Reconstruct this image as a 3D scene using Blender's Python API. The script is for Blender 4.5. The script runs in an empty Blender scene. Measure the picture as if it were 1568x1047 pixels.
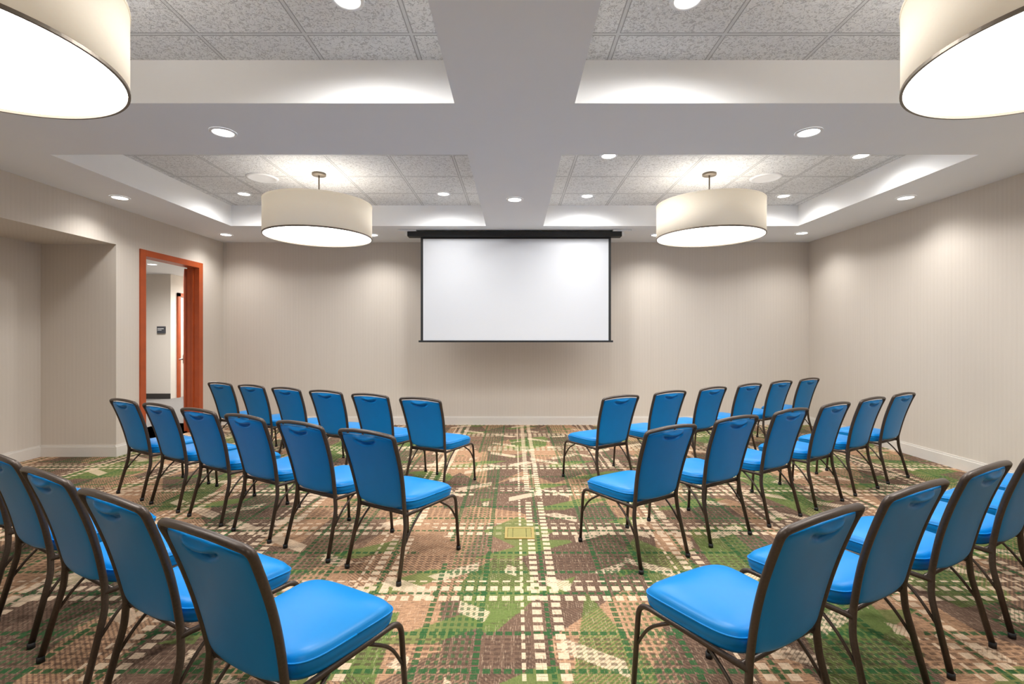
import bpy, bmesh, math, random
from mathutils import Vector, Matrix
random.seed(4)
sc=bpy.context.scene
sc.view_settings.view_transform='Standard'
sc.view_settings.look='None'
sc.view_settings.exposure=0.0

# ------------------------------------------------------------ helpers
def lin(r,g,b):
    f=lambda c:(c/255/12.92) if c/255<=0.04045 else ((c/255+0.055)/1.055)**2.4
    return (f(r),f(g),f(b),1)
def newmat(name):
    m=bpy.data.materials.new(name); m.use_nodes=True
    return m,m.node_tree,m.node_tree.nodes['Principled BSDF']
def simple(name,col,rough=0.5,metal=0.0,emit=None,es=0,noise=0.0,nscale=30,bump=0.0,spec=0.5):
    m,t,b=newmat(name)
    b.inputs['Roughness'].default_value=rough; b.inputs['Metallic'].default_value=metal
    b.inputs['Specular IOR Level'].default_value=spec
    tc=t.nodes.new('ShaderNodeTexCoord'); n=t.nodes.new('ShaderNodeTexNoise'); n.inputs['Scale'].default_value=nscale
    t.links.new(tc.outputs['Object'],n.inputs['Vector'])
    mx=t.nodes.new('ShaderNodeMix'); mx.data_type='RGBA'
    mx.inputs['A'].default_value=tuple(c*(1-noise) for c in col[:3])+(1,)
    mx.inputs['B'].default_value=tuple(min(1,c*(1+noise)) for c in col[:3])+(1,)
    t.links.new(n.outputs['Fac'],mx.inputs['Factor']); t.links.new(mx.outputs['Result'],b.inputs['Base Color'])
    if bump>0:
        bp=t.nodes.new('ShaderNodeBump'); bp.inputs['Strength'].default_value=bump; bp.inputs['Distance'].default_value=0.002
        t.links.new(n.outputs['Fac'],bp.inputs['Height']); t.links.new(bp.outputs['Normal'],b.inputs['Normal'])
    if emit: b.inputs['Emission Color'].default_value=emit; b.inputs['Emission Strength'].default_value=es
    return m
class S:
    """tiny math-node DSL"""
    def __init__(s,t,o): s.t=t; s.o=o
    def _m(s,op,b=None,c=None):
        n=s.t.nodes.new('ShaderNodeMath'); n.operation=op
        for i,v in enumerate((s,b,c)):
            if v is None: continue
            if isinstance(v,S): s.t.links.new(v.o,n.inputs[i])
            else: n.inputs[i].default_value=v
        return S(s.t,n.outputs[0])
    def __add__(s,o): return s._m('ADD',o)
    def __sub__(s,o): return s._m('SUBTRACT',o)
    def __mul__(s,o): return s._m('MULTIPLY',o)
    def lt(s,o): return s._m('LESS_THAN',o)
    def gt(s,o): return s._m('GREATER_THAN',o)
    def mod(s,o): return s._m('FLOORED_MODULO',o)
    def abs(s): return s._m('ABSOLUTE')
    def max(s,o): return s._m('MAXIMUM',o)
    def min(s,o): return s._m('MINIMUM',o)
    def sin(s): return s._m('SINE')
def stripe(c,P,cen,hw):
    return (((c-(cen-P/2)).mod(P))-P/2).abs().lt(hw)
def pos_xyz(t):
    g=t.nodes.new('ShaderNodeNewGeometry'); sp=t.nodes.new('ShaderNodeSeparateXYZ')
    t.links.new(g.outputs['Position'],sp.inputs[0])
    return g.outputs['Position'],S(t,sp.outputs[0]),S(t,sp.outputs[1]),S(t,sp.outputs[2])
def mixc(t,f,a,b):
    n=t.nodes.new('ShaderNodeMix'); n.data_type='RGBA'
    for k,v in (('Factor',f),('A',a),('B',b)):
        if isinstance(v,S): t.links.new(v.o,n.inputs[k])
        elif isinstance(v,bpy.types.NodeSocket): t.links.new(v,n.inputs[k])
        else: n.inputs[k].default_value=v
    return n.outputs['Result']
def noise(t,vec,scale,detail=2,rough=0.5,sx=None):
    n=t.nodes.new('ShaderNodeTexNoise'); n.inputs['Scale'].default_value=scale; n.inputs['Detail'].default_value=detail
    n.inputs['Roughness'].default_value=rough
    if sx:
        mp=t.nodes.new('ShaderNodeMapping'); mp.inputs['Scale'].default_value=sx
        t.links.new(vec,mp.inputs['Vector']); vec=mp.outputs[0]
    t.links.new(vec,n.inputs['Vector'])
    return S(t,n.outputs['Fac'])
def bump(t,b,h,strength,dist):
    bp=t.nodes.new('ShaderNodeBump'); bp.inputs['Strength'].default_value=strength; bp.inputs['Distance'].default_value=dist
    t.links.new(h.o,bp.inputs['Height']); t.links.new(bp.outputs['Normal'],b.inputs['Normal'])

# ------------------------------------------------------------ materials
def carpet_mat():
    m,t,b=newmat('carpet_plaid')
    P,x,y,z=pos_xyz(t)
    brown=lin(116,92,76); brown2=lin(78,61,51); tan=lin(180,140,108); olive=lin(106,122,66); cream=lin(222,196,166); dgreen=lin(46,88,50)
    s1=noise(t,P,1,2,0.7,sx=(14,190,1)); s2=noise(t,P,1,2,0.7,sx=(190,14,1))
    xj=x+(s1-0.5)*0.045; yj=y+(s2-0.5)*0.03
    cmb=t.nodes.new('ShaderNodeCombineXYZ'); t.links.new(xj.o,cmb.inputs[0]); t.links.new(yj.o,cmb.inputs[1])
    PJ=cmb.outputs[0]
    def vor(rot,scale,loc,asp=0.55):
        mp=t.nodes.new('ShaderNodeMapping'); mp.inputs['Rotation'].default_value=(0,0,rot); mp.inputs['Scale'].default_value=(1.0,asp,1); mp.inputs['Location'].default_value=loc
        t.links.new(PJ,mp.inputs['Vector'])
        v=t.nodes.new('ShaderNodeTexVoronoi'); v.distance='EUCLIDEAN'; v.voronoi_dimensions='2D'
        v.inputs['Scale'].default_value=scale; t.links.new(mp.outputs[0],v.inputs['Vector'])
        sp=t.nodes.new('ShaderNodeSeparateColor'); t.links.new(v.outputs['Color'],sp.inputs[0])
        return S(t,sp.outputs[0]),S(t,sp.outputs[1])
    r1,g1=vor(0.85,2.6,(0.3,0.2,0),0.5); r2,g2=vor(-0.8,2.8,(5,3,0),0.5)
    c=mixc(t,r1.gt(0.46),brown,tan)
    c=mixc(t,r2.gt(0.76),c,olive)
    c=mixc(t,g2.gt(0.78),c,brown)
    tw=((x+y)*(2*math.pi/0.024)).sin().gt(0.2)
    tw2=((x-y)*(2*math.pi/0.024)).sin().gt(0.2)
    c=mixc(t,tw*g1.gt(0.55)*0.55,c,brown2)
    c=mixc(t,tw2*g1.lt(0.25)*0.45,c,tan)
    c=mixc(t,s1.gt(0.54)*0.55,c,brown2)
    c=mixc(t,s2.gt(0.60)*0.28,c,cream)
    ma=noise(t,P,1.3,1); mA=ma.gt(0.36); mb=noise(t,P,1.0,0); mB=mb.gt(0.36)
    def dash(c,p,f,o=0.0): return (c+o).mod(p).lt(p*f)
    q1=xj*0.62+yj; q2=yj-xj*0.62
    rs,gs=vor(0.2,2.6,(11,7,0),0.9)
    wv=((x-y).mod(0.022).lt(0.015)).max(0.45)
    sh1=stripe(q1,0.56,0.10,0.055)*stripe(x,0.47,0.33,0.15)*rs.gt(0.62)
    sh2=stripe(q2,0.56,0.30,0.055)*stripe(x,0.47,0.10,0.15)*rs.lt(0.38)
    sh3=stripe(q2,0.62,0.05,0.085)*stripe(y,0.43,0.2,0.14)*gs.gt(0.62)
    c=mixc(t,sh3*0.8,c,olive)
    c=mixc(t,sh1.max(sh2)*wv*0.8,c,cream)
    PX=0.94; PY=0.86
    rg=(s1.gt(0.38)*s2.gt(0.38)).max(0.35)
    bandv=(stripe(x,PX,-0.30,0.10)*stripe(x,0.034,0,0.009))*dash(y,0.046,0.6)
    bandh=(stripe(y,PY,3.02,0.10)*stripe(y,0.034,0,0.009))*dash(x,0.046,0.6)
    c=mixc(t,bandv*0.7,c,dgreen); c=mixc(t,bandh*0.6,c,brown2)
    gv=(stripe(x,PX,-0.43,0.015).max(stripe(x,PX,-0.17,0.015)).max(stripe(x,PX,0.165,0.011)))*dash(y,0.045,0.72)
    gh=(stripe(y,PY,3.15,0.015).max(stripe(y,PY,2.89,0.015)).max(stripe(y,PY,3.51,0.011)))*dash(x,0.045,0.72)
    cv=(stripe(x,PX,0.114,0.024).max(stripe(x,PX,0.216,0.024)).max(stripe(x,PX,0.04,0.009)))*dash(y,0.068,0.62)
    ch=(stripe(y,PY,3.459,0.024).max(stripe(y,PY,3.561,0.024)).max(stripe(y,PY,3.64,0.009)))*dash(x,0.068,0.62)
    c=mixc(t,gv*mB*rg*0.9,c,dgreen); c=mixc(t,gh*mB*rg*0.9,c,dgreen)
    c=mixc(t,cv*mA*rg*0.85,c,cream); c=mixc(t,ch*mA*rg*0.85,c,cream)
    box=((x-0.03).abs()+(y-3.5).abs()*0.9).lt(0.26)
    c=mixc(t,box*0.7*(gv.max(cv).lt(0.5)),c,olive)
    n=noise(t,P,300,3,0.7); n2=noise(t,P,60,3,0.7)
    k=(n*1.0+n2*0.8+0.08)
    mm=t.nodes.new('ShaderNodeMix'); mm.data_type='RGBA'; mm.blend_type='MULTIPLY'; mm.inputs['Factor'].default_value=1
    t.links.new(c,mm.inputs['A'])
    cc=t.nodes.new('ShaderNodeCombineColor')
    for i in range(3): t.links.new(k.o,cc.inputs[i])
    t.links.new(cc.outputs[0],mm.inputs['B']); t.links.new(mm.outputs['Result'],b.inputs['Base Color'])
    b.inputs['Roughness'].default_value=0.95; b.inputs['Specular IOR Level'].default_value=0.1
    bump(t,b,n,0.5,0.003)
    return m
def wall_mat():
    m,t,b=newmat('wallcovering_beige')
    P,x,y,z=pos_xyz(t)
    n=noise(t,P,1,3,0.6,sx=(60,60,1.2)); n2=noise(t,P,1,2,0.6,sx=(200,200,14))
    st=(((x+y)*(2*math.pi/0.045)).sin()+1)*0.5
    f=n*0.5+n2*0.35+st*0.15
    seam=stripe(x+y,1.37,0.4,0.0015)
    c=mixc(t,f,lin(206,196,184),lin(220,211,200))
    c=mixc(t,seam*0.35,c,lin(170,162,152))
    t.links.new(c,b.inputs['Base Color']); b.inputs['Roughness'].default_value=0.75; b.inputs['Specular IOR Level'].default_value=0.2
    bump(t,b,n2,0.1,0.001)
    return m
def tile_mat():
    m,t,b=newmat('acoustic_ceiling_tile')
    P,x,y,z=pos_xyz(t)
    ax=x.abs()
    d=0.64
    def dist(c,off): return (((c-(off-d/2)).mod(d))-d/2).abs()
    dd=dist(ax,0.62).min(dist(y,2.90))
    grid=dd.lt(0.009); edge=dd.lt(0.016)
    n=noise(t,P,44,4,0.7); n.o.node.inputs['Distortion'].default_value=1.4
    pits=n.lt(0.46)
    n2=noise(t,P,110,2)
    c=mixc(t,pits,lin(253,253,252),lin(214,213,212))
    c=mixc(t,edge,c,lin(188,187,186)); c=mixc(t,grid,c,lin(234,234,233))
    t.links.new(c,b.inputs['Base Color']); b.inputs['Roughness'].default_value=0.95
    bump(t,b,n+n2*0.3,0.9,0.016)
    return m
M_carpet=carpet_mat(); M_wall=wall_mat(); M_tile=tile_mat()
M_soffit=simple('soffit_paint',lin(240,241,242),0.8,noise=0.01,nscale=3,spec=0.2)
M_cofwall=simple('coffer_paint',lin(252,252,252),0.8,noise=0.005,spec=0.2)
M_base=simple('baseboard_paint',lin(222,216,208),0.5,noise=0.02)
M_wood=simple('cherry_wood',lin(176,78,34),0.38,noise=0.22,nscale=6)
M_vinyl=simple('blue_vinyl',lin(0,124,192),0.38,noise=0.05,nscale=14,bump=0.08,spec=0.26)
M_frame=simple('bronze_frame',lin(72,61,53),0.36,metal=0.4,noise=0.3,nscale=120)
M_rubber=simple('black_rubber',lin(25,25,25),0.6)
M_shade=simple('linen_shade',lin(236,226,208),0.8,noise=0.03,nscale=80,emit=lin(255,238,212),es=0.26)
M_ring=simple('shade_trim_bronze',lin(125,115,102),0.4,metal=0.5)
M_diff=simple('lamp_diffuser',lin(250,250,245),0.6,emit=(1,0.99,0.97,1),es=7)
M_can=simple('downlight_lens',lin(250,250,250),0.5,emit=(1,0.99,0.97,1),es=9)
M_trimw=simple('downlight_trim',lin(245,245,245),0.5)
M_black=simple('screen_black',lin(28,28,28),0.6)
M_screen=simple('screen_white',lin(213,215,219),0.7,noise=0.005,spec=0.1)
M_metal=simple('brushed_steel',lin(190,188,182),0.3,metal=0.9)
M_brass=simple('brass_outlet',lin(180,158,92),0.4,metal=0.4,noise=0.1)
M_brass2=simple('brass_outlet_lid',lin(146,138,74),0.5,metal=0.2,noise=0.1)
M_hallwall=simple('hall_paint',lin(226,218,207),0.8,noise=0.02)
M_hallfloor=simple('hall_carpet',lin(120,116,112),0.95,noise=0.3,nscale=40)
M_hallbase=simple('hall_baseboard',lin(60,56,54),0.5)
M_sign=simple('sign_grey',lin(70,72,78),0.5)
M_white=simple('white_plastic',lin(240,240,238),0.5)

# ------------------------------------------------------------ mesh helpers
def mesh_obj(name,bm,mats,parent=None,smooth=False):
    me=bpy.data.meshes.new(name); bm.normal_update(); bm.to_mesh(me); bm.free()
    for m in mats: me.materials.append(m)
    if smooth:
        for p in me.polygons: p.use_smooth=True
    o=bpy.data.objects.new(name,me); sc.collection.objects.link(o)
    if parent: o.parent=parent
    return o
def empty(name,loc=(0,0,0)):
    e=bpy.data.objects.new(name,None); e.location=loc; e.empty_display_size=0.2; sc.collection.objects.link(e); return e
def bm_box(bm,x0,x1,y0,y1,z0,z1,mi=0,bev=0):
    v=[bm.verts.new(p) for p in ((x0,y0,z0),(x1,y0,z0),(x1,y1,z0),(x0,y1,z0),(x0,y0,z1),(x1,y0,z1),(x1,y1,z1),(x0,y1,z1))]
    fs=[bm.faces.new([v[i] for i in q]) for q in ((0,3,2,1),(4,5,6,7),(0,1,5,4),(1,2,6,5),(2,3,7,6),(3,0,4,7))]
    for f in fs: f.material_index=mi
    if bev>0:
        es=list({e for f in fs for e in f.edges})
        r=bmesh.ops.bevel(bm,geom=es,offset=bev,segments=2,affect='EDGES',profile=0.7)
        for f in r['faces']: f.material_index=mi
    return fs
def box(name,x0,x1,y0,y1,z0,z1,mat,parent=None,bev=0):
    bm=bmesh.new(); bm_box(bm,x0,x1,y0,y1,z0,z1,0,bev); return mesh_obj(name,bm,[mat],parent)
def boxes(name,lst,mats,parent=None,bev=0):
    bm=bmesh.new()
    for q in lst: bm_box(bm,*q[:6],q[6] if len(q)>6 else 0,bev)
    return mesh_obj(name,bm,mats,parent)
def fillet(pts,r,seg=5):
    pts=[Vector(p) for p in pts]; out=[pts[0]]
    for i in range(1,len(pts)-1):
        a,b,c=pts[i-1],pts[i],pts[i+1]
        d1=(a-b); d2=(c-b); rr=min(r,d1.length*0.45,d2.length*0.45)
        p=b+d1.normalized()*rr; q=b+d2.normalized()*rr
        for k in range(seg+1):
            s=k/seg; out.append(p*(1-s)**2+b*2*s*(1-s)+q*s*s)
    out.append(pts[-1]); return out
def tube(bm,pts,r,seg=8,mi=0,rx=None):
    pts=[Vector(p) for p in pts]; n=len(pts); rings=[]
    T=(pts[1]-pts[0]).normalized()
    U=T.orthogonal().normalized()
    if abs(T.dot(Vector((0,1,0))))<0.9: U=(Vector((0,1,0))-T*T.dot(Vector((0,1,0)))).normalized()
    for i in range(n):
        if i==0: T2=(pts[1]-pts[0]).normalized()
        elif i==n-1: T2=(pts[-1]-pts[-2]).normalized()
        else: T2=((pts[i+1]-pts[i]).normalized()+(pts[i]-pts[i-1]).normalized()).normalized()
        U=(U-T2*U.dot(T2)).normalized(); W=T2.cross(U)
        rings.append([bm.verts.new(pts[i]+(U*math.cos(2*math.pi*k/seg)*(rx or r)+W*math.sin(2*math.pi*k/seg)*r)) for k in range(seg)])
    for i in range(n-1):
        for k in range(seg):
            f=bm.faces.new((rings[i][k],rings[i][(k+1)%seg],rings[i+1][(k+1)%seg],rings[i+1][k])); f.material_index=mi
    f=bm.faces.new(rings[0][::-1]); f.material_index=mi
    f=bm.faces.new(rings[-1]); f.material_index=mi
def revolve(bm,prof,seg=48,mi=0,cx=0,cy=0,caps=False,closed=False):
    rings=[[bm.verts.new((cx+r*math.cos(2*math.pi*k/seg),cy+r*math.sin(2*math.pi*k/seg),z)) for k in range(seg)] for r,z in prof]
    m=len(rings)
    for i in range(m if closed else m-1):
        a=rings[i]; b2=rings[(i+1)%m]
        for k in range(seg):
            f=bm.faces.new((a[k],a[(k+1)%seg],b2[(k+1)%seg],b2[k])); f.material_index=mi
    if caps:
        f=bm.faces.new(rings[0][::-1]); f.material_index=mi
        f=bm.faces.new(rings[-1]); f.material_index=mi

# ------------------------------------------------------------ room shell
XL,XR,YB,YF=-4.70,4.74,-2.0,7.79
ZS,ZC=2.937,3.22
T=0.14
box('floor',XL-1.05,XR+T,YB-T,YF+T,-0.1,0,M_carpet)
box('wall_front',XL-T,XR+T,YF,YF+T,0,3.4,M_wall)
box('wall_right',XR,XR+T,YB,YF,0,3.4,M_wall)
box('wall_back',XL-1.05,XR+T,YB-T,YB,0,3.4,M_wall)
AX=-5.59; AY=5.70; ZH=2.50
DY0,DY1,DZ=6.12,7.19,2.455
boxes('wall_left',[
    (XL-T,XL,YB,AY,ZH,3.4),            # header over alcove
    (XL-T,XL,AY,DY0,0,3.4),
    (XL-T,XL,DY1,YF,0,3.4),
    (XL-T,XL,DY0,DY1,DZ,3.4),
    (AX-T,XL-T,AY,AY+T,0,ZH+0.3),      # alcove end
    (AX-T,AX,YB,AY,0,ZH+0.3),          # alcove back
    (AX,XL-T,YB,AY,ZH,ZH+0.1),         # alcove lid
  ],[M_wall])
# ceiling with coffers
bm=bmesh.new()
xs=[XL,-3.9,-0.395,0.395,3.9,XR]; ys=[YB,0.58,3.17,4.06,6.65,YF]
def quad(a,b,c,d,mi):
    f=bm.faces.new([bm.verts.new(p) for p in (a,b,c,d)]); f.material_index=mi
for i in range(5):
    for j in range(5):
        x0,x1,y0,y1=xs[i],xs[i+1],ys[j],ys[j+1]
        if i in(1,3) and j in(1,3):
            quad((x0,y0,ZC),(x0,y1,ZC),(x1,y1,ZC),(x1,y0,ZC),1)
            for a,c in (((x0,y0),(x1,y0)),((x1,y0),(x1,y1)),((x1,y1),(x0,y1)),((x0,y1),(x0,y0))):
                quad((a[0],a[1],ZS),(c[0],c[1],ZS),(c[0],c[1],ZC),(a[0],a[1],ZC),2)
        else: quad((x0,y0,ZS),(x0,y1,ZS),(x1,y1,ZS),(x1,y0,ZS),0)
bm_box(bm,XL,XR,YB,YF,ZC+0.02,ZC+0.15,0)
mesh_obj('ceiling',bm,[M_soffit,M_tile,M_cofwall])
# baseboards (two step profile)
def baseboard(name,lst):
    L=[]
    for (x0,x1,y0,y1,ax) in lst:
        L.append((x0,x1,y0,y1,0,0.115))
        if ax=='y-': L.append((x0,x1,y1-0.009,y1,0.115,0.135))
        if ax=='x+': L.append((x0,x0+0.009,y0,y1,0.115,0.135))
        if ax=='x-': L.append((x1-0.009,x1,y0,y1,0.115,0.135))
    boxes(name,L,[M_base])
baseboard('baseboard_front',[(XL,XR,YF-0.018,YF,'y-')])
baseboard('baseboard_right',[(XR-0.018,XR,YB,YF-0.018,'x-')])
baseboard('baseboard_left',[(XL,XL+0.018,DY1+0.07,YF-0.018,'x+'),(XL,XL+0.018,AY-0.018,DY0-0.07,'x+'),(AX,XL,AY-0.018,AY,'y-'),(AX,AX+0.018,YB,AY-0.018,'x+')])

# ------------------------------------------------------------ door
d=empty('door_1',(0,0,0))
fw=0.07
boxes('door_frame',[(XL-T-0.02,XL+0.02,DY0-fw,DY0+0.02,0,DZ+fw-0.01),(XL-T-0.02,XL+0.02,DY1-0.02,DY1+fw,0,DZ+fw-0.01),(XL-T-0.02,XL+0.02,DY0+0.02,DY1-0.02,DZ-0.02,DZ+fw-0.01),
  (XL-0.09,XL-0.06,DY1-0.035,DY1-0.02,0,DZ-0.02),(XL-0.09,XL-0.06,DY0+0.02,DY0+0.035,0,DZ-0.02)],[M_wood],d,0.004)
hx,hy=XL-T-0.05,DY1+0.0
leaf=box('door_leaf',0,0.96,-0.022,0.022,0.01,DZ-0.03,M_wood,d,0.003)
ang=math.radians(125)
leaf.matrix_world=Matrix.Translation((hx,hy,0))@Matrix.Rotation(ang,4,'Z')
bm=bmesh.new()
for s in (-1,1):
    tube(bm,[(0.89,s*0.022,1.05),(0.89,s*0.07,1.05)],0.012)
    tube(bm,fillet([(0.89,s*0.07,1.05),(0.77,s*0.075,1.05)],0.01),0.010)
    bm_box(bm,0.865,0.915,min(s*0.022,s*0.03),max(s*0.022,s*0.03),0.98,1.14)
h=mesh_obj('door_handle',bm,[M_metal],d,True); h.matrix_world=leaf.matrix_world.copy()

# ------------------------------------------------------------ hallway beyond
HX=-11.0
box('floor_hall',HX,XL-T,AY+T,13.0,-0.1,0.0,M_hallfloor)
box('ceiling_hall',HX,XL-T,AY+T,13.0,2.86,2.95,M_soffit)
boxes('wall_hall_end',[(HX,-7.9,11.1,11.22,0,2.86),(-8.02,-7.9,11.22,12.4,0,2.86),(-7.9,XL-T,12.4,12.52,0,2.86),(HX,-7.9,12.4,12.52,0,2.86)],[M_hallwall])
boxes('wall_hall_side',[(HX-0.1,HX,AY+T,13.0,0,2.86),(XL-T-0.2,XL-T,YF+T,12.4,0,2.86),(HX,AX-T,AY,AY+T,0,2.86)],[M_hallwall])
boxes('baseboard_hall',[(HX,-7.9,11.08,11.1,0,0.12),(-7.9,XL-T-0.2,12.38,12.4,0,0.12)],[M_hallbase])
hd=empty('door_2')
boxes('hall_door_frame',[(-7.9,-7.86,11.3,11.38,0,2.45),(-7.9,-7.86,11.3,12.3,2.37,2.45)],[M_wood],hd)
sg=empty('room_sign'); 
boxes('sign_plate',[(-8.19,-8.01,11.06,11.1,1.50,1.66)],[M_sign],sg,0.004)
boxes('sign_text',[(-8.17,-8.03,11.055,11.06,1.60,1.615),(-8.17,-8.08,11.055,11.06,1.57,1.58)],[M_white],sg)

# ------------------------------------------------------------ projector screen
ps=empty('projector_screen')
SY=6.95
boxes('screen_housing',[(-1.53,1.53,SY-0.07,SY+0.07,2.845,2.915)],[M_black],ps,0.008)
boxes('screen_brackets',[(-1.66,-1.40,SY-0.09,SY+0.09,2.915,2.934),(1.40,1.66,SY-0.09,SY+0.09,2.915,2.934),(-1.56,-1.53,SY-0.06,SY+0.06,2.85,2.92),(1.53,1.56,SY-0.06,SY+0.06,2.85,2.92)],[M_white],ps,0.003)
boxes('screen_fabric',[(-1.315,1.35,SY-0.003,SY+0.003,1.36,2.82)],[M_screen],ps)
boxes('screen_border',[(-1.35,-1.315,SY-0.004,SY+0.004,1.36,2.86),(1.35,1.385,SY-0.004,SY+0.004,1.36,2.86),(-1.315,1.35,SY-0.004,SY+0.004,2.82,2.86)],[M_black],ps)
boxes('screen_weight_bar',[(-1.38,1.415,SY-0.014,SY+0.014,1.335,1.362)],[M_black],ps,0.004)

# ------------------------------------------------------------ lights
def drum(x,y):
    e=empty('drum_pendant_light',(x,y,0))
    R=0.565; z0,z1=2.515,2.875
    bm=bmesh.new(); revolve(bm,[(R,z0),(R,z1),(R-0.006,z1),(R-0.006,z0)],96,closed=True); mesh_obj('shade',bm,[M_shade],e,True)
    for zz,nm in ((z0,'rim_bottom'),(z1,'rim_top')):
        bm=bmesh.new(); revolve(bm,[(R+0.003,zz-0.007),(R+0.003,zz+0.007),(R-0.008,zz+0.007),(R-0.008,zz-0.007)],96,closed=True); mesh_obj(nm,bm,[M_ring if nm=='rim_bottom' else M_shade],e)
    bm=bmesh.new(); revolve(bm,[(0.001,z0+0.006),(R-0.010,z0+0.006),(R-0.010,z0+0.012),(0.001,z0+0.012)],96,closed=True); mesh_obj('diffuser',bm,[M_diff],e)
    # added opaque disc, keeps the diffuser's upward light off the ceiling
    bm=bmesh.new(); revolve(bm,[(0.001,z0+0.03),(R-0.007,z0+0.03),(R-0.007,z0+0.036),(0.001,z0+0.036)],96,closed=True); mesh_obj('uplight_blocker',bm,[M_trimw],e)
    bm=bmesh.new(); tube(bm,[(0,0,z0+0.036),(0,0,ZC)],0.008); revolve(bm,[(0.07,ZC-0.025),(0.075,ZC-0.02),(0.075,ZC)],32,caps=True)
    for a in range(3):
        c,s=math.cos(a*2.094),math.sin(a*2.094); tube(bm,[(0,0,z1-0.03),(c*(R-0.005),s*(R-0.005),z1-0.03)],0.004)
    mesh_obj('rod_and_canopy',bm,[M_ring],e,True)
    L=bpy.data.lights.new('bulb_up','POINT'); L.energy=11; L.shadow_soft_size=0.2; L.color=(1,0.98,0.96)
    o=bpy.data.objects.new('bulb',L); o.location=(0,0,2.76); o.parent=e; sc.collection.objects.link(o)
for x,y in ((-2.17,5.36),(2.16,5.36),(-2.225,1.89),(2.23,1.89)): drum(x,y)
def down(x,y,z,W,r=0.075,ang=140):
    e=empty('recessed_downlight',(x,y,0))
    bm=bmesh.new(); revolve(bm,[(r+0.018,z-0.001),(r+0.016,z-0.007),(r,z-0.009),(r-0.004,z-0.002)],40); mesh_obj('trim_ring',bm,[M_trimw],e,True)
    bm=bmesh.new(); revolve(bm,[(0.001,z-0.004),(r-0.002,z-0.004),(r-0.002,z-0.002),(0.001,z-0.002)],40,closed=True); mesh_obj('lens',bm,[M_can],e)
    L=bpy.data.lights.new('beam','SPOT'); L.energy=W; L.spot_size=math.radians(ang); L.spot_blend=1.0; L.shadow_soft_size=0.08; L.color=(1,0.99,0.975)
    o=bpy.data.objects.new('beam',L); o.location=(0,0,z-0.03); o.parent=e; sc.collection.objects.link(o)
for x,y,W in ((-2.18,3.615,90),(2.2,3.615,90),(0,5.37,90),(0,1.9,90),(-4.33,5.3,44),(4.29,5.3,44),(-4.3,7.2,46),(4.22,7.1,46),(-2.12,7.22,66),(2.12,7.22,66),(4.29,3.4,44),(-4.3,3.4,44),(4.29,1.6,44),(-4.3,1.6,44),(0,-0.7,90),(-2.5,-0.7,90),(2.5,-0.7,90)):
    down(x,y,ZS,W)
for x,y,W in ((-3.42,6.11,75),(-0.9,6.11,120),(0.93,6.2,120),(3.45,6.2,75),(0.94,4.83,120),(3.46,4.83,75),(-0.9,2.6,170),(0.93,2.6,170),(-3.42,2.6,110),(3.42,2.6,110)):
    down(x,y,ZC,W,r=0.07,ang=174)
# ceiling speakers
for x in(-2.87,2.86):
    bm=bmesh.new(); revolve(bm,[(0.17,ZC-0.001),(0.165,ZC-0.01),(0.14,ZC-0.014),(0.135,ZC-0.008),(0.05,ZC-0.008),(0.001,ZC-0.008)],48)
    o=mesh_obj('ceiling_speaker',bm,[M_trimw],None,True); o.location=(x,5.5,0)
# hall lights
for x,y in ((-7.2,9.6),(-7.0,11.9),(-6.2,7.6)):
    down(x,y,2.86,320,r=0.08,ang=170)

# ------------------------------------------------------------ floor outlet
fo=empty('floor_outlet_box',(0.035,3.46,0))
boxes('outlet_frame',[(-0.105,0.105,-0.10,-0.08,0,0.008),(-0.105,0.105,0.08,0.10,0,0.008),(-0.105,-0.085,-0.08,0.08,0,0.008),(0.085,0.105,-0.08,0.08,0,0.008)],[M_brass],fo,0.002)
boxes('outlet_lids',[(-0.083,-0.05,-0.078,0.078,0,0.006),(-0.046,0.046,-0.078,0.078,0,0.006),(0.05,0.083,-0.078,0.078,0,0.006)],[M_brass2],fo,0.001)

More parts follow.
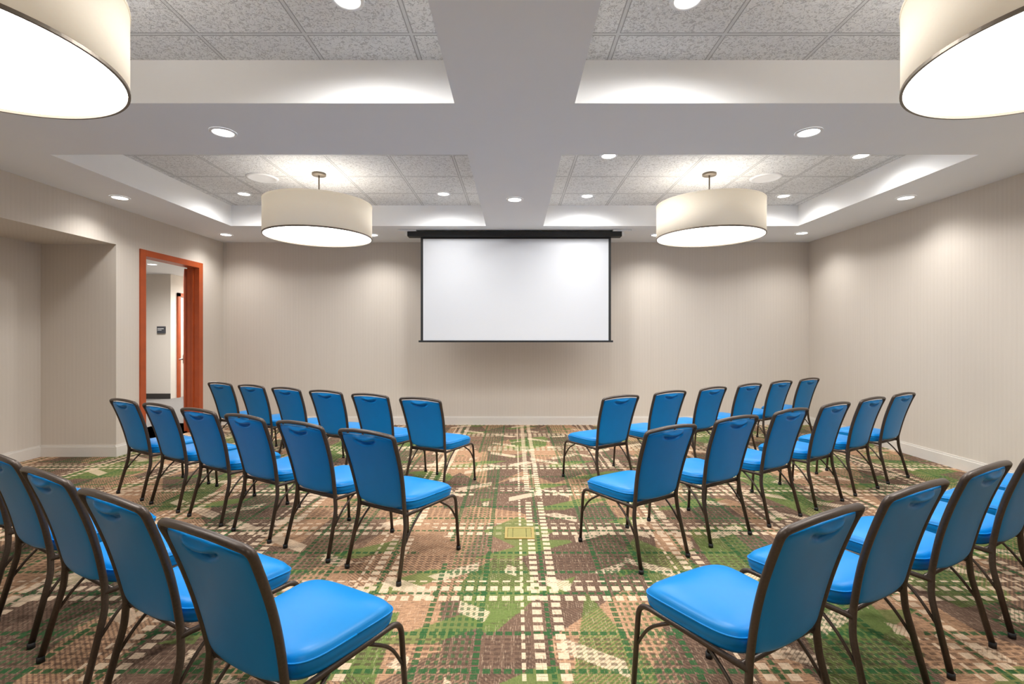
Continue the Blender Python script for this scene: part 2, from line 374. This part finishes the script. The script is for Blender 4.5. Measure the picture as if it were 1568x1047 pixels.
# ------------------------------------------------------------ chair
def build_chair_mesh():
    bm=bmesh.new()
    # --- seat
    seg=56
    def outline(s,th,n=4.6):
        c,si=math.cos(th),math.sin(th)
        px=math.copysign(abs(c)**(2/n),c); py=math.copysign(abs(si)**(2/n),si)
        y=0.055+0.215*py*s; hw=0.212+0.018*py
        return (px*hw*s,y)
    prof=[(0.90,0.372),(0.965,0.376),(0.985,0.388),(0.978,0.392),(0.995,0.40),(1.0,0.415),(0.996,0.428),(0.985,0.431),(0.97,0.440),(0.93,0.449),(0.85,0.455),(0.65,0.462),(0.4,0.466),(0.15,0.468)]
    rings=[]
    for s,z in prof:
        ring=[]
        for k in range(seg):
            x,y=outline(s,2*math.pi*k/seg)
            zz=z-(0.02*max(0,(y-0.14)/0.13)**2 if z>0.40 else 0)
            ring.append(bm.verts.new((x,y,zz)))
        rings.append(ring)
    for i in range(len(rings)-1):
        for k in range(seg): bm.faces.new((rings[i][k],rings[i][(k+1)%seg],rings[i+1][(k+1)%seg],rings[i+1][k]))
    bm.faces.new(rings[-1]); f=bm.faces.new(rings[0][::-1]); f.material_index=2
    # piping seam round the seat
    pp=[]
    for k in range(seg):
        x,y=outline(0.998,2*math.pi*k/seg); pp.append((x,y,0.430-0.02*max(0,(y-0.14)/0.13)**2))
    tube(bm,pp+[pp[0]],0.0032,6,0)
    # --- back cushion
    zb,zt=0.40,0.842
    def spine(z): 
        s=(z-0.40)/0.45
        return -0.185-0.115*s-0.012*s*s+0.012*math.sin(math.pi*s)
    def half(v): return 0.176+0.034*v**0.9+0.004*math.sin(math.pi*v)
    def topz(u): return zt-0.012*abs(u)**2.2
    NU,NV=36,48
    def P(u,v,side):
        h=half(v)
        cr=0.0
        if v<0.1: cr=0.10*((0.1-v)/0.1)**2
        if v>0.93: cr=0.05*((v-0.93)/0.07)**2
        z=zb+(topz(u)-zb)*v + (0.02*abs(u)**6 if v<0.02 else 0)
        x=h*(1-cr)*u
        prof=max(0,(1-abs(u)**8))**0.5*max(0,(1-abs(2*v-1)**14))**0.5
        y=spine(z)-0.016*(1-u*u)
        th=0.020
        off=prof*(th if side>0 else 0.014)
        if side>0: off+=0.010*prof*(1-(2*v-1)**2)
        # hand grip: crescent groove with a padded roll above it
        cu=u/0.42
        if abs(cu)<1:
            vc=0.885+0.05*cu*cu
            dd=(v-vc)/0.016
            off-=0.026*math.exp(-dd*dd)*(1-cu**4)*(1 if side<0 else 0.5)
            d2=(v-vc-0.05)/0.024
            off+=0.013*math.exp(-d2*d2)*(1-cu**4)
        return Vector((x,y+side*off,z))
    G={}
    vs=[]
    for j in range(NV+1):
        v=j/NV; v=0.5+0.5*math.copysign(abs(2*v-1)**0.72,2*v-1) if v!=0.5 else 0.5
        vs.append(v)
    for side in(1,-1):
        for i in range(NU+1):
            for j in range(NV+1):
                u=-1+2*i/NU; u=math.copysign(abs(u)**0.9,u) if u else 0
                v=vs[j]
                if side==-1 and (i in(0,NU) or j in(0,NV)): G[(side,i,j)]=G[(1,i,j)]; continue
                G[(side,i,j)]=bm.verts.new(P(u,v,side))
        for i in range(NU):
            for j in range(NV):
                q=[G[(side,i,j)],G[(side,i+1,j)],G[(side,i+1,j+1)],G[(side,i,j+1)]]
                if side>0: q=q[::-1]
                bm.faces.new(q)
    # --- frame: foot -> back upright -> crown -> other foot
    half_pts=[(0.210,-0.262,0.012),(0.196,-0.19,0.30),(0.184,-0.187,0.40)]
    for k in range(1,9):
        v=k/9; z=zb+(zt-zb)*v; half_pts.append((half(v)+0.006,spine(z)-0.002,z))
    half_pts.append((0.222,spine(0.852)-0.002,0.846))
    crown=[(0.14,spine(0.855)-0.010,0.856),(0.07,spine(0.857)-0.014,0.862),(0,spine(0.858)-0.016,0.863)]
    full=half_pts+crown+[(-x,y,z) for x,y,z in (half_pts+crown[:-1])[::-1]]
    tube(bm,fillet(full,0.03,3),0.0105,10,1,rx=0.0135)
    # --- side rail + front leg
    for s in(1,-1):
        tube(bm,fillet([(s*0.222,0.285,0.012),(s*0.214,0.262,0.372),(s*0.190,-0.19,0.368)],0.055,7),0.0105,10,1)
        # braces
        tube(bm,fillet([(s*0.218,0.272,0.20),(s*0.212,0.215,0.30),(s*0.203,0.11,0.365)],0.08,6),0.0065,8,1)
        tube(bm,fillet([(s*0.203,-0.222,0.18),(s*0.198,-0.14,0.29),(s*0.196,-0.04,0.365)],0.08,6),0.0065,8,1)
        for y in((0.285),(-0.262)):
            xx=s*(0.222 if y>0 else 0.210)
            tube(bm,[(xx,y,0.0),(xx,y,0.024)],0.015,10,2)
    tube(bm,[(-0.205,0.17,0.366),(0.205,0.17,0.366)],0.010,8,1)
    tube(bm,[(-0.190,-0.16,0.366),(0.190,-0.16,0.366)],0.010,8,1)
    tube(bm,[(-0.19,-0.180,0.385),(0.19,-0.180,0.385)],0.008,8,1)
    bmesh.ops.recalc_face_normals(bm,faces=bm.faces)
    me=bpy.data.meshes.new('banquet_chair'); bm.to_mesh(me); bm.free()
    for m in(M_vinyl,M_frame,M_rubber): me.materials.append(m)
    for p in me.polygons: p.use_smooth=True
    return me
CH=build_chair_mesh()
def chair(cx,cy,rot):
    # cx,cy: top-centre of the back; rot about z
    R=Matrix.Rotation(rot,4,'Z'); off=R@Vector((0,-0.31,0))
    o=bpy.data.objects.new('banquet_chair',CH); o.location=(cx-off.x,cy-off.y,0); o.rotation_euler=(0,0,rot); sc.collection.objects.link(o)
def row(x0,y0,dx,dy,n,a,side,jit=0.02):
    for i in range(n):
        aa=a+random.uniform(-jit,jit)
        x=x0+dx*i; y=y0+dy*i
        w=0.232
        if side<0: cx,cy=x+w*math.cos(aa),y-w*math.sin(aa); chair(cx,cy,-aa)
        else: cx,cy=x-w*math.cos(aa),y-w*math.sin(aa); chair(cx,cy,aa)
A=math.radians(29)
row(-1.08,1.472,-0.505,0.292,6,A,-1)
row(-1.062,2.91,-0.51,0.282,6,A,-1)
row(-1.056,4.415,-0.538,0.298,6,math.radians(26),-1)
row(1.155,1.605,0.525,0.275,6,A,1)
row(1.152,3.06,0.566,0.35,6,math.radians(31),1)
row(1.186,4.60,0.585,0.385,6,math.radians(31),1)

# ------------------------------------------------------------ camera / world
cam=bpy.data.cameras.new('camera'); co=bpy.data.objects.new('camera',cam); sc.collection.objects.link(co)
co.location=(0,0,1.4); co.rotation_euler=(math.radians(90),0,0)
cam.sensor_width=36; cam.lens=36*740/1568; cam.shift_x=-4/1568; cam.shift_y=-6.5/1568; cam.clip_start=0.05
sc.camera=co
w=bpy.data.worlds.new('world'); sc.world=w; w.use_nodes=True
w.node_tree.nodes['Background'].inputs[0].default_value=(0.8,0.85,0.9,1); w.node_tree.nodes['Background'].inputs[1].default_value=0.3
